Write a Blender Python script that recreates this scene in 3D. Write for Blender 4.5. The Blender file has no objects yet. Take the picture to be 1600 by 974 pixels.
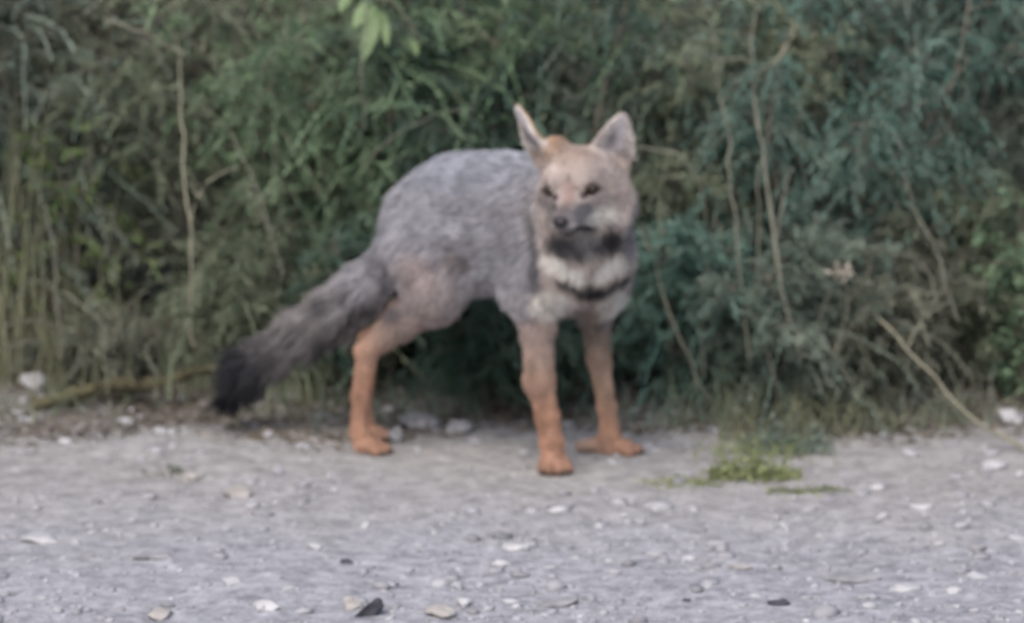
import bpy, math, random
import numpy as np
from mathutils import Vector

rad = math.radians
sc = bpy.context.scene
col = sc.collection

# ------------------------------------------------------------------ camera
CAM = np.array([0.0, -7.0, 1.6])
PITCH = rad(11.14)
FPX = 8200.0
cam_d = bpy.data.cameras.new('camera')
cam = bpy.data.objects.new('camera', cam_d); col.objects.link(cam)
cam.location = CAM; cam.rotation_euler = (rad(90) - PITCH, 0, 0)
cam_d.sensor_width = 36; cam_d.lens = FPX / 1600 * 36
cam_d.clip_start = 0.1; cam_d.clip_end = 2000
cam_d.dof.use_dof = True; cam_d.dof.focus_distance = 5.6; cam_d.dof.aperture_fstop = 5.8
sc.camera = cam

# ------------------------------------------------------------------ light
SUN_EL, SUN_AZ = 52, 205          # azimuth from north (+Y) clockwise
wd = bpy.data.worlds.new('World'); sc.world = wd; wd.use_nodes = True
nt = wd.node_tree; bg = nt.nodes['Background']
sky = nt.nodes.new('ShaderNodeTexSky'); sky.sky_type = 'NISHITA'; sky.sun_disc = False
sky.sun_elevation = rad(SUN_EL); sky.sun_rotation = rad(SUN_AZ); sky.dust_density = 4.0; sky.air_density = 0.9
sky.ozone_density = 0.6
nt.links.new(sky.outputs[0], bg.inputs[0]); bg.inputs[1].default_value = 0.13
sd = bpy.data.lights.new('sun', 'SUN'); sd.energy = 1.1; sd.angle = rad(50); sd.color = (1, 0.985, 0.95)
so = bpy.data.objects.new('sun', sd); col.objects.link(so)
sdir = Vector((math.sin(rad(SUN_AZ)) * math.cos(rad(SUN_EL)), math.cos(rad(SUN_AZ)) * math.cos(rad(SUN_EL)), math.sin(rad(SUN_EL))))
so.rotation_euler = sdir.to_track_quat('Z', 'Y').to_euler()
sc.view_settings.view_transform = 'Standard'; sc.view_settings.look = 'None'
sc.view_settings.gamma = 1; sc.view_settings.use_curve_mapping = False
sc.view_settings.exposure = 0.62
sc.render.engine = 'CYCLES'
sc.cycles.use_denoising = True
sc.cycles.max_bounces = 5; sc.cycles.diffuse_bounces = 3; sc.cycles.transparent_max_bounces = 4

# ------------------------------------------------------------------ helpers
CR = np.array([1.0, 0, 0])
CF = np.array([0, math.cos(PITCH), -math.sin(PITCH)])
CU = np.array([0, math.sin(PITCH), math.cos(PITCH)])

def at(px, py, Y):
    """world point on the plane y=Y seen at a photo pixel (1600x974)"""
    d = CF + CR * (px - 800) / FPX + CU * (487 - py) / FPX
    return CAM + d * ((Y - CAM[1]) / d[1])

def on_ground(px, py, z=0.0):
    d = CF + CR * (px - 800) / FPX + CU * (487 - py) / FPX
    return CAM + d * ((z - CAM[2]) / d[2])

def tag(o, label=None, cat=None, group=None, kind=None):
    if label: o['label'] = label
    if cat: o['category'] = cat
    if group: o['group'] = group
    if kind: o['kind'] = kind
    return o

def empty(name, loc):
    o = bpy.data.objects.new(name, None); col.objects.link(o); o.location = loc
    o.empty_display_size = 0.05
    return o

_tr = np.random.RandomState(55)
def mesh_obj(name, V, F, mat, parent=None, smooth=False, tint=None):
    """V (n,3); F flat array of indices with nper verts a face"""
    me = bpy.data.meshes.new(name)
    V = np.ascontiguousarray(V, dtype=np.float32)
    off = np.zeros(3, np.float32)
    if parent is not None:
        off = np.array(parent.location, np.float32)
    me.vertices.add(len(V)); me.vertices.foreach_set('co', (V - off).ravel())
    F = np.ascontiguousarray(F, dtype=np.int32)
    nf, k = F.shape
    me.loops.add(nf * k); me.loops.foreach_set('vertex_index', F.ravel())
    me.polygons.add(nf)
    me.polygons.foreach_set('loop_start', np.arange(nf, dtype=np.int32) * k)
    me.polygons.foreach_set('loop_total', np.full(nf, k, np.int32))
    if smooth: me.polygons.foreach_set('use_smooth', np.ones(nf, bool))
    me.update(calc_edges=True)
    if mat.name.endswith(('leaf', 'blade', 'litter')):
        if tint is None: tint = _tr.rand(nf)
        ta = me.attributes.new('tint', 'FLOAT', 'FACE'); ta.data.foreach_set('value', np.asarray(tint, np.float32))
    me.materials.append(mat)
    o = bpy.data.objects.new(name, me); col.objects.link(o)
    if parent is not None: o.parent = parent
    return o

# value noise on arrays of points
_perm = np.random.RandomState(7).rand(64, 64, 64).astype(np.float32)
def vnoise(p):
    p = np.asarray(p, np.float64); i = np.floor(p).astype(int); f = p - i; f = f * f * (3 - 2 * f)
    r = 0
    for dx in (0, 1):
        for dy in (0, 1):
            for dz in (0, 1):
                w = (f[..., 0] if dx else 1 - f[..., 0]) * (f[..., 1] if dy else 1 - f[..., 1]) * (f[..., 2] if dz else 1 - f[..., 2])
                r = r + w * _perm[(i[..., 0] + dx) & 63, (i[..., 1] + dy) & 63, (i[..., 2] + dz) & 63]
    return r
def fbm(p, o=3):
    p = np.asarray(p, np.float64)
    return sum(vnoise(p * 2 ** k + 11.3 * k) * 0.5 ** k for k in range(o)) / sum(0.5 ** k for k in range(o))
def unit(v): return v / (np.linalg.norm(v, axis=-1, keepdims=True) + 1e-9)

# ------------------------------------------------------------------ materials
def new_mat(name, rough=0.9, spec=0.2):
    m = bpy.data.materials.new(name); m.use_nodes = True
    b = m.node_tree.nodes['Principled BSDF']
    b.inputs['Roughness'].default_value = rough
    b.inputs['Specular IOR Level'].default_value = spec
    return m, m.node_tree, b
def ramp(nt, stops):
    r = nt.nodes.new('ShaderNodeValToRGB'); e = r.color_ramp.elements
    while len(e) < len(stops): e.new(0.5)
    for el, (p, c) in zip(e, stops): el.position = p; el.color = (*c, 1)
    return r

def leaf_mat(name, cols, rough=0.65, transl=0.25):
    """each leaf picks a colour of its own along the ramp, clumps lean one way"""
    m, nt, b = new_mat(name, rough, 0.25)
    g = nt.nodes.new('ShaderNodeAttribute'); g.attribute_name = 'tint'
    n = nt.nodes.new('ShaderNodeTexNoise'); n.inputs['Scale'].default_value = 7; n.inputs['Detail'].default_value = 2
    tc = nt.nodes.new('ShaderNodeTexCoord'); nt.links.new(tc.outputs['Object'], n.inputs['Vector'])
    ma = nt.nodes.new('ShaderNodeMath'); ma.operation = 'MULTIPLY_ADD'
    nt.links.new(g.outputs['Fac'], ma.inputs[0]); ma.inputs[1].default_value = 0.75
    mb = nt.nodes.new('ShaderNodeMath'); mb.operation = 'MULTIPLY_ADD'
    nt.links.new(n.outputs[0], mb.inputs[0]); mb.inputs[1].default_value = 1.2; mb.inputs[2].default_value = -0.47
    nt.links.new(mb.outputs[0], ma.inputs[2])
    r = ramp(nt, [(i / (len(cols) - 1), c) for i, c in enumerate(cols)])
    nt.links.new(ma.outputs[0], r.inputs[0]); nt.links.new(r.outputs[0], b.inputs['Base Color'])
    tr = nt.nodes.new('ShaderNodeBsdfTranslucent'); nt.links.new(r.outputs[0], tr.inputs[0])
    mx = nt.nodes.new('ShaderNodeMixShader'); mx.inputs[0].default_value = transl
    out = nt.nodes['Material Output']
    nt.links.new(b.outputs[0], mx.inputs[1]); nt.links.new(tr.outputs[0], mx.inputs[2]); nt.links.new(mx.outputs[0], out.inputs[0])
    return m

def noise_mat(name, c0, c1, scale=20, rough=0.9, bump=0.0, island=False):
    m, nt, b = new_mat(name, rough, 0.2)
    tc = nt.nodes.new('ShaderNodeTexCoord')
    n = nt.nodes.new('ShaderNodeTexNoise'); n.inputs['Scale'].default_value = scale; n.inputs['Detail'].default_value = 5
    nt.links.new(tc.outputs['Object'], n.inputs['Vector'])
    r = ramp(nt, [(0.3, c0), (0.7, c1)])
    nt.links.new(n.outputs[0], r.inputs[0]); nt.links.new(r.outputs[0], b.inputs['Base Color'])
    if bump:
        bp = nt.nodes.new('ShaderNodeBump'); bp.inputs['Strength'].default_value = bump; bp.inputs['Distance'].default_value = 0.004
        nt.links.new(n.outputs[0], bp.inputs['Height']); nt.links.new(bp.outputs[0], b.inputs['Normal'])
    return m

# ------------------------------------------------------------------ ground
def ground_h(x, y):
    x = np.asarray(x, float); y = np.asarray(y, float)
    p = np.stack([x, y, 0 * x], -1)
    h = (fbm(p * 2.2 + 5, 3) - 0.5) * 0.022 + (fbm(p * 14 + 3, 3) - 0.5) * 0.008
    h = h * np.clip(np.hypot((x - 0.03) / 0.45, (y - 0.05) / 0.22), 0.12, 1)
    # low earth bank under the bushes, starting further forward on the left
    edge = 0.40 - 0.05 * np.sin(x * 3.0 + 1) + 0.03 * (fbm(p * 6, 2) - 0.5)
    t = np.clip((y - edge) / 0.35, 0, 1); h = h + 0.07 * t * t * (3 - 2 * t)
    t2 = np.clip((y - 3) / 40, 0, 1); h = h + 3.0 * t2 ** 1.5
    return h

def graded(lo, hi, flo, fhi, step, growth=1.25):
    a = list(np.arange(flo, fhi, step)); s = step; v = a[-1]
    while v < hi: s *= growth; v += s; a.append(v)
    s = step; v = a[0]; pre = []
    while v > lo: s *= growth; v -= s; pre.append(v)
    return np.array(pre[::-1] + a)
gx = graded(-600, 600, -1.4, 1.4, 0.009); gy = graded(-600, 600, -1.7, 0.9, 0.009)
X, Yg = np.meshgrid(gx, gy, indexing='xy')
Z = ground_h(X, Yg)
idx = np.arange(X.size).reshape(X.shape)
F = np.stack([idx[:-1, :-1], idx[:-1, 1:], idx[1:, 1:], idx[1:, :-1]], -1).reshape(-1, 4)
m, nt, b = new_mat('gravelly_dirt', 0.95, 0.1)
tc = nt.nodes.new('ShaderNodeTexCoord'); sep = nt.nodes.new('ShaderNodeSeparateXYZ'); nt.links.new(tc.outputs['Object'], sep.inputs[0])
def nz(scale, detail=4, rough=0.6):
    n = nt.nodes.new('ShaderNodeTexNoise'); n.inputs['Scale'].default_value = scale; n.inputs['Detail'].default_value = detail
    n.inputs['Roughness'].default_value = rough
    nt.links.new(tc.outputs['Object'], n.inputs['Vector']); return n
def mixc(fac, a, c):
    mx = nt.nodes.new('ShaderNodeMix'); mx.data_type = 'RGBA'
    if fac is not None: nt.links.new(fac, mx.inputs[0])
    for s, i in ((a, 6), (c, 7)):
        if isinstance(s, tuple): mx.inputs[i].default_value = (*s, 1)
        else: nt.links.new(s, mx.inputs[i])
    return mx.outputs[2]
n1 = nz(5, 5); n2 = nz(45, 6, 0.75); n3 = nz(170, 3)
r2 = ramp(nt, [(0.3, (0.225, 0.225, 0.245)), (0.5, (0.33, 0.33, 0.355)), (0.7, (0.45, 0.45, 0.48))]); nt.links.new(n2.outputs[0], r2.inputs[0])
r2b = ramp(nt, [(0.3, (0.26, 0.25, 0.245)), (0.7, (0.385, 0.375, 0.37))]); nt.links.new(n2.outputs[0], r2b.inputs[0])
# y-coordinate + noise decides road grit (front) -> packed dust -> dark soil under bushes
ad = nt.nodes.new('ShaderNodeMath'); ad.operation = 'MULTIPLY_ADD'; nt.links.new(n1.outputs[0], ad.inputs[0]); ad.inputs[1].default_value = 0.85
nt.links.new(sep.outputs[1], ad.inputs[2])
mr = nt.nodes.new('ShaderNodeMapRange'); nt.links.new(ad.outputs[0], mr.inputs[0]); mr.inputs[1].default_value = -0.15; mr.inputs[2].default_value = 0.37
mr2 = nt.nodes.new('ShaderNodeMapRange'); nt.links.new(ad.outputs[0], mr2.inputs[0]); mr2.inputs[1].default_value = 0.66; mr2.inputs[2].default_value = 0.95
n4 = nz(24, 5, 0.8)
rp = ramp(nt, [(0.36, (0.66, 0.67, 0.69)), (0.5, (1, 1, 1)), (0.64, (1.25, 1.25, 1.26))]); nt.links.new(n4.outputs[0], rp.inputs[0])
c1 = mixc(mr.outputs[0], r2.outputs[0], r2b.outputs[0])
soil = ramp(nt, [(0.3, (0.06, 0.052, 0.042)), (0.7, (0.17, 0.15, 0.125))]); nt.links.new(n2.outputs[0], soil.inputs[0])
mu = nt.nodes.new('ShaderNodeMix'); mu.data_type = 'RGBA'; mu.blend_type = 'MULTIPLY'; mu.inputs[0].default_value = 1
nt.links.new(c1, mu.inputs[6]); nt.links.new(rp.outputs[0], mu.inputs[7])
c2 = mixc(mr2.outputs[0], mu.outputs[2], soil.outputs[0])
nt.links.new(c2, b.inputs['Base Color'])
bp = nt.nodes.new('ShaderNodeBump'); bp.inputs['Strength'].default_value = 0.6; bp.inputs['Distance'].default_value = 0.006
nt.links.new(n2.outputs[0], bp.inputs['Height'])
bp2 = nt.nodes.new('ShaderNodeBump'); bp2.inputs['Strength'].default_value = 0.5; bp2.inputs['Distance'].default_value = 0.002
nt.links.new(n3.outputs[0], bp2.inputs['Height']); nt.links.new(bp.outputs[0], bp2.inputs['Normal']); nt.links.new(bp2.outputs[0], b.inputs['Normal'])
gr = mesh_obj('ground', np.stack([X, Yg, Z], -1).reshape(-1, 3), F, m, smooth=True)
tag(gr, kind='structure', label='pale grey gravelly dirt of the track edge')

# ------------------------------------------------------------------ stones
def ico(sub=1):
    t = (1 + 5 ** 0.5) / 2
    V = np.array([(-1, t, 0), (1, t, 0), (-1, -t, 0), (1, -t, 0), (0, -1, t), (0, 1, t), (0, -1, -t), (0, 1, -t), (t, 0, -1), (t, 0, 1), (-t, 0, -1), (-t, 0, 1)], float)
    F = [(0, 11, 5), (0, 5, 1), (0, 1, 7), (0, 7, 10), (0, 10, 11), (1, 5, 9), (5, 11, 4), (11, 10, 2), (10, 7, 6), (7, 1, 8), (3, 9, 4), (3, 4, 2), (3, 2, 6), (3, 6, 8), (3, 8, 9), (4, 9, 5), (2, 4, 11), (6, 2, 10), (8, 6, 7), (9, 8, 1)]
    V = list(unit(V)); 
    for _ in range(sub):
        mid = {}; G = []
        def mp(a, b):
            k = (min(a, b), max(a, b))
            if k not in mid: v = (V[a] + V[b]) / 2; V.append(v / np.linalg.norm(v)); mid[k] = len(V) - 1
            return mid[k]
        for a, b_, c in F:
            x, y, z = mp(a, b_), mp(b_, c), mp(c, a); G += [(a, x, z), (b_, y, x), (c, z, y), (x, y, z)]
        F = G
    return np.array(V), np.array(F)
IC0, IC1, IC3 = ico(0), ico(1), ico(3)

def stone_shape(rs, sub):
    V, F = sub
    q = V.copy()
    # planar chips give the faceted, knapped outline of broken gravel
    for _ in range(8):
        n = unit(rs.normal(size=3)); d = rs.uniform(0.45, 0.9)
        s = q @ n; q = q - np.outer(np.maximum(s - d, 0), n) * 0.92
    q = q * (1 + 0.5 * (vnoise(V * 1.4 + rs.rand(3) * 40)[:, None] - 0.5) + 0.16 * (vnoise(V * 5 + rs.rand(3) * 40)[:, None] - 0.5))
    return q, F

mg, nt, b = new_mat('loose_gravel', 0.85, 0.25)
g = nt.nodes.new('ShaderNodeNewGeometry')
r = ramp(nt, [(0, (0.20, 0.20, 0.215)), (0.2, (0.30, 0.297, 0.315)), (0.7, (0.37, 0.367, 0.388)), (0.92, (0.43, 0.428, 0.445)), (1, (0.52, 0.515, 0.525))])
nt.links.new(g.outputs['Random Per Island'], r.inputs[0]); nt.links.new(r.outputs[0], b.inputs['Base Color'])
rs = np.random.RandomState(3)
N = 17000
px = rs.uniform(-1.5, 1.5, N * 3); py = rs.uniform(-1.6, 0.55, N * 3)
dens = 0.18 + 0.82 * np.clip((-py - 0.05) / 0.5, 0, 1) * np.clip(fbm(np.stack([px, py, 0 * px], -1) * 3, 2) * 3 - 0.9, 0.15, 1) + 0.25 * (py > 0.25)
keep = rs.rand(N * 3) < dens * 0.8
px, py = px[keep][:N], py[keep][:N]; n_ = len(px)
size = 0.0016 + 0.0042 * rs.rand(n_) ** 3.0 + 0.011 * (rs.rand(n_) ** 14)
protos = [stone_shape(rs, IC0)[0] for _ in range(24)]
VV = np.stack(protos)[rs.randint(0, 24, n_)]
sx = np.stack([rs.uniform(0.8, 1.7, n_), rs.uniform(0.8, 1.3, n_), rs.uniform(0.35, 0.7, n_)], -1) * size[:, None]
VV = VV * sx[:, None, :]
a = rs.uniform(0, 6.28, n_); ca, sa = np.cos(a)[:, None], np.sin(a)[:, None]
VX = VV[..., 0] * ca - VV[..., 1] * sa; VY = VV[..., 0] * sa + VV[..., 1] * ca
VV = np.stack([VX + px[:, None], VY + py[:, None], VV[..., 2] + (ground_h(px, py) + sx[:, 2] * 0.25)[:, None]], -1)
FF = (IC0[1][None] + (np.arange(n_) * 12)[:, None, None]).reshape(-1, 3)
gv = mesh_obj('gravel', VV.reshape(-1, 3), FF, mg)
tag(gv, 'loose grey gravel and grit strewn over the dirt', 'gravel', kind='stuff')

stone_mats = {
    'white': noise_mat('pale_stone', (0.36, 0.358, 0.37), (0.52, 0.515, 0.525), 35, 0.8, 0.4),
    'grey': noise_mat('grey_stone', (0.20, 0.20, 0.21), (0.35, 0.345, 0.355), 50, 0.85, 0.4),
    'tan': noise_mat('tan_stone', (0.30, 0.28, 0.265), (0.43, 0.41, 0.39), 50, 0.85, 0.4),
    'dark': noise_mat('dark_stone', (0.035, 0.035, 0.045), (0.09, 0.09, 0.105), 60, 0.7, 0.4)}
# px, py (base centre), half width px, height px, mat, label
STONES = [
 (580, 962, 20, 32, 'dark', 'near black pointed stone at the bottom edge of the gravel'),
 (552, 950, 20, 22, 'tan', 'brownish stone leaning against the black pointed stone'),
 (541, 880, 13, 7, 'dark', 'small dark stone lying alone behind the black pointed stone'),
 (50, 606, 25, 34, 'white', 'large pale rock under the bushes at the far left'),
 (1580, 664, 27, 36, 'white', 'rounded pale rock beside the long bare branch'),
 (65, 845, 36, 10, 'white', 'long flat pale stone at the left edge of the gravel'),
 (38, 658, 13, 9, 'white', 'small white stone in front of the large pale rock'),
 (196, 661, 13, 10, 'white', 'small whitish stone in front of the mossy fallen branch'),
 (372, 776, 22, 20, 'tan', 'squat tan stone midway between tail tip and foreground'),
 (300, 748, 20, 13, 'tan', 'low tan stone beside the dry crumbs of earth'),
 (278, 845, 10, 7, 'white', 'bright little white stone in front of the tan stones'),
 (238, 872, 32, 8, 'grey', 'flat grey stone behind the small white ones on the left gravel'),
 (365, 912, 18, 12, 'white', 'oval pale stone left of the cluster by the bottom edge'),
 (418, 950, 25, 14, 'white', 'wide pale stone in the cluster left of the black pointed stone'),
 (490, 857, 14, 11, 'white', 'rounded pale stone between tan stone and small dark stone'),
 (250, 966, 28, 15, 'tan', 'broad cream stone half buried at the bottom edge'),
 (872, 796, 22, 12, 'grey', 'grey stone lying in front of the near front paw'),
 (805, 857, 26, 10, 'white', 'flat pale slab in the middle of the gravel'),
 (776, 884, 12, 6, 'white', 'small bright chip in front of the flat pale slab'),
 (976, 808, 9, 8, 'white', 'little white stone alone to the right of the grey stone'),
 (1160, 888, 20, 8, 'tan', 'low tan stone in the open gravel right of the centre'),
 (1072, 940, 9, 7, 'dark', 'tiny black stone on the right half of the foreground'),
 (1212, 945, 24, 8, 'dark', 'flat dark stone furthest right of the dark ones'),
 (1490, 925, 14, 10, 'white', 'white stone right of the long pale stone'),
 (1418, 922, 26, 11, 'white', 'long pale stone at the lower right of the gravel'),
 (1525, 860, 18, 14, 'grey', 'rounded grey stone right of the small round white stone'),
 (1467, 852, 11, 8, 'white', 'small round white stone left of the rounded grey one'),
 (1380, 812, 10, 12, 'white', 'upright white stone in front of the leafy weed patch'),
 (1442, 794, 20, 8, 'white', 'thin pale slab on the dust at the right'),
 (1550, 732, 24, 14, 'white', 'broad pale stone below the tip of the bare branch'),
 (1335, 905, 46, 10, 'grey', 'very wide flat grey stone right of centre foreground'),
 (725, 945, 14, 14, 'white', 'bright cube shaped stone beside the bottom edge centre'),
 (690, 962, 28, 16, 'tan', 'flat tan stone next to the bright cube shaped one'),
 (870, 945, 36, 10, 'grey', 'bluish grey flat stone at the bottom centre right'),
 (1140, 655, 18, 12, 'grey', 'grey stone at the foot of the bushes behind the weeds'),
 (655, 668, 34, 36, 'grey', 'large grey rock behind the hind leg under the bushes'),
 (612, 690, 17, 30, 'grey', 'narrow grey rock standing beside the hind paw'),
 (715, 676, 26, 24, 'grey', 'low grey rock in the shade under the belly'),
 (452, 622, 24, 16, 'grey', 'greenish grey stone close behind the black tail tip'),
 (395, 638, 20, 12, 'white', 'pale greenish stone right under the black tail tip'),
 (140, 545, 24, 26, 'tan', 'brownish rock in the litter above the mossy branch'),
 (225, 562, 26, 22, 'tan', 'reddish brown clod on the bank left of the tail'),
]
for i, (x, y, hw, hh, mt, lab) in enumerate(STONES):
    r_ = np.random.RandomState(100 + i)
    ys = np.linspace(-1.6, 1.5, 1500); ray = np.array([at(x, y, q_) for q_ in ys])
    hit = int(np.argmax(ray[:, 2] <= ground_h(ray[:, 0], ray[:, 1]))); p = ray[hit].copy()
    q, F = stone_shape(r_, IC3)
    s = hw / 1142 * (7.18 / np.linalg.norm(p - CAM)) ** -1
    an = r_.uniform(-0.4, 0.4); q = q * np.array([s, s * r_.uniform(0.65, 0.9), max(hh / 1142 * 0.6, s * 0.25)])
    q = np.stack([q[:, 0] * math.cos(an) - q[:, 1] * math.sin(an), q[:, 0] * math.sin(an) + q[:, 1] * math.cos(an), q[:, 2]], -1)
    if i == 0: q[:, 0] += q[:, 2] * 0.5
    e = mesh_obj('stone', q + np.array([0, 0, max(hh / 1142 * 0.25, s * 0.03)]), F, stone_mats[mt], smooth=True)
    e.location = p
    tag(e, lab, 'stone', 'stones lying on the track edge')

# ------------------------------------------------------------------ plants
def tubes(P, R, sides=4):
    """P (n,k,3) polylines, R (n,k) radii -> V,F"""
    n, k, _ = P.shape
    T = np.gradient(P, axis=1); T = unit(T)
    ref = np.where(np.abs(T[..., 2:3]) > 0.9, np.array([1.0, 0, 0]), np.array([0, 0, 1.0]))
    A = unit(np.cross(T, ref)); B = np.cross(T, A)
    th = np.arange(sides) * 2 * math.pi / sides
    V = P[:, :, None] + R[:, :, None, None] * (np.cos(th)[None, None, :, None] * A[:, :, None] + np.sin(th)[None, None, :, None] * B[:, :, None])
    idx = np.arange(n * k * sides).reshape(n, k, sides)
    nx = np.roll(idx, -1, axis=2)
    F = np.stack([idx[:, :-1], nx[:, :-1], nx[:, 1:], idx[:, 1:]], -1).reshape(-1, 4)
    return V.reshape(-1, 3), F

def leaves(O, D, L, Wd, rs, fold=0.0):
    """diamond leaflets: origins, directions, lengths, widths"""
    n = len(O)
    S = unit(np.cross(D, rs.normal(size=(n, 3))))
    Nn = np.cross(D, S)
    L = L[:, None]; Wd = Wd[:, None]
    droop = np.array([0, 0, -1.0]) * L * 0.12
    V = np.stack([O, O + D * L * 0.42 + S * Wd + Nn * Wd * 0.3, O + D * L + droop, O + D * L * 0.42 - S * Wd + Nn * Wd * 0.3], 1)
    F = np.arange(n * 4).reshape(n, 4)
    return V.reshape(-1, 3), F

def cat(*vf):
    V, F, o = [], [], 0
    for v, f in vf: V.append(v); F.append(f + o); o += len(v)
    return np.concatenate(V), np.concatenate(F)

def bush_geo(rs, base, h, spread, nst, ntw, tw_len, nlf, lf, lw, droop=0.5, lean=(0, 0), lowest=0.08, up=0.3, tight=1.0):
    k = 9
    t = np.linspace(0, 1, k)
    an = rs.uniform(0, 6.28, nst); rr = np.sqrt(rs.rand(nst))
    out = np.stack([np.cos(an), np.sin(an), 0 * an], -1) * (rr * spread)[:, None]
    hh = h * rs.uniform(0.55, 1.05, nst)
    bend = rs.normal(size=(nst, 3)) * [0.06, 0.06, 0] * h
    P = np.array(base)[None, None] + out[:, None] * (0.18 + 0.82 * t[None, :, None] ** 1.4) + bend[:, None] * np.sin(t * 3.1)[None, :, None]
    P[..., 2] += hh[:, None] * (t[None] * (1.15 - 0.15 * t[None] ** 2)) - (rr * spread)[:, None] * 0.35 * t[None] ** 3
    P[..., 0] += lean[0] * t ** 1.5; P[..., 1] += lean[1] * t ** 1.5
    P += rs.normal(size=P.shape) * 0.004
    R = (0.0028 * rs.uniform(0.6, 1.2, nst))[:, None] * (1 - 0.7 * t)[None]
    stem = tubes(P, R, 5)
    # twigs
    si = rs.randint(0, nst, ntw); tt = lowest + (1 - lowest) * rs.rand(ntw) ** 0.8
    f = tt * (k - 1); i0 = np.minimum(f.astype(int), k - 2); fr = (f - i0)[:, None]
    O = P[si, i0] * (1 - fr) + P[si, i0 + 1] * fr
    T = unit(P[si, i0 + 1] - P[si, i0])
    D = unit(T * rs.uniform(0.2, 0.9, (ntw, 1)) + unit(rs.normal(size=(ntw, 3)) * [1, 1, 0.5]) + [0, 0, up])
    Lt = tw_len * rs.uniform(0.4, 1.2, ntw) * (1.1 - 0.5 * tt)
    kk = 6; s = np.linspace(0, 1, kk)
    Q = O[:, None] + D[:, None] * (Lt[:, None] * s)[..., None]
    Q[..., 2] -= droop * (Lt[:, None] * s[None] ** 2.2)
    Q += rs.normal(size=Q.shape) * 0.0025
    tw = tubes(Q, np.full((ntw, kk), 0.0009) * (1.2 - s)[None], 3)
    # leaflets
    n = ntw * nlf
    ti = np.repeat(np.arange(ntw), nlf); u = 0.08 + 0.92 * rs.rand(n)
    f = u * (kk - 1); i0 = np.minimum(f.astype(int), kk - 2); fr = (f - i0)[:, None]
    LO = Q[ti, i0] * (1 - fr) + Q[ti, i0 + 1] * fr
    LT = unit(Q[ti, i0 + 1] - Q[ti, i0])
    LD = unit(LT * rs.uniform(0.7, 1.6, (n, 1)) * tight + unit(rs.normal(size=(n, 3))) * 0.8 + [0, 0, -0.15])
    LL = lf * rs.uniform(0.5, 1.25, n) * (1.15 - 0.55 * u)
    lv = leaves(LO, LD, LL, lw * rs.uniform(0.7, 1.2, n), rs)
    tint = 0.72 * rs.rand(ntw)[ti] + 0.28 * rs.rand(n)
    zmin = 0.004
    for v in (lv[0], tw[0], stem[0]): v[:, 2] = np.maximum(v[:, 2], zmin)
    return stem, tw, (*lv, tint)

bark = noise_mat('twig_bark', (0.13, 0.12, 0.095), (0.28, 0.255, 0.205), 40)
dry = noise_mat('dry_stalk', (0.17, 0.165, 0.12), (0.33, 0.31, 0.24), 25)
dry_dim = noise_mat('weathered_stalk', (0.11, 0.115, 0.09), (0.21, 0.205, 0.165), 25)
M = {
 'sage': leaf_mat('sage_leaf', [(0.098, 0.144, 0.115), (0.184, 0.236, 0.190), (0.333, 0.391, 0.322)]),
 'olive': leaf_mat('olive_leaf', [(0.098, 0.132, 0.092), (0.184, 0.224, 0.149), (0.345, 0.385, 0.265)]),
 'blue': leaf_mat('blue_green_leaf', [(0.069, 0.144, 0.121), (0.138, 0.241, 0.201), (0.276, 0.397, 0.333)]),
 'green': leaf_mat('mid_green_leaf', [(0.081, 0.144, 0.092), (0.161, 0.247, 0.149), (0.322, 0.425, 0.259)]),
 'lime': leaf_mat('yellow_green_leaf', [(0.115, 0.184, 0.075), (0.207, 0.287, 0.115), (0.322, 0.414, 0.196)]),
 'brown': leaf_mat('withered_leaf', [(0.103, 0.121, 0.092), (0.190, 0.201, 0.155), (0.322, 0.328, 0.253)]),
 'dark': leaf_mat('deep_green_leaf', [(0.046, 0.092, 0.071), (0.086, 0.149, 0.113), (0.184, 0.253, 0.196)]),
 'weedy': leaf_mat('pale_weed_leaf', [(0.172, 0.207, 0.098), (0.265, 0.299, 0.144), (0.380, 0.414, 0.218)]),
}
GB = 'wild bushes crowding the edge of the track'
def bush(seed, px_, Y, h, spread, mt, label, name='feathery_bush', catg='bush', leaf_name='foliage', fronds=55, **k):
    rs = np.random.RandomState(seed)
    x = at(px_, 600, Y)[0]
    base = (x, Y, float(ground_h(x, Y)))
    d = dict(nst=18, ntw=760, tw_len=0.19, nlf=38, lf=0.024, lw=0.0012, lowest=0.0)
    d.update(k)
    st, tw, lv = bush_geo(rs, base, h, spread, **d)
    e = empty(name, base)
    V, F = cat(st, tw)
    mesh_obj('stem', V, F, bark, e)
    if fronds:
        st2, tw2, lv2 = bush_geo(rs, base, h * 1.02, spread * 1.1, 14, fronds, 0.34, 110, 0.017, 0.0012, droop=0.75, lowest=0.25, up=0.55, tight=2.6)
        V2, F2 = cat(lv[:2], lv2[:2]); lv = (V2, F2, np.concatenate([lv[2], 0.25 + 0.75 * lv2[2]]))
    mesh_obj(leaf_name, lv[0], lv[1], M[mt], e, tint=lv[2])
    tag(e, label, catg, GB)
    return e

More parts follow.
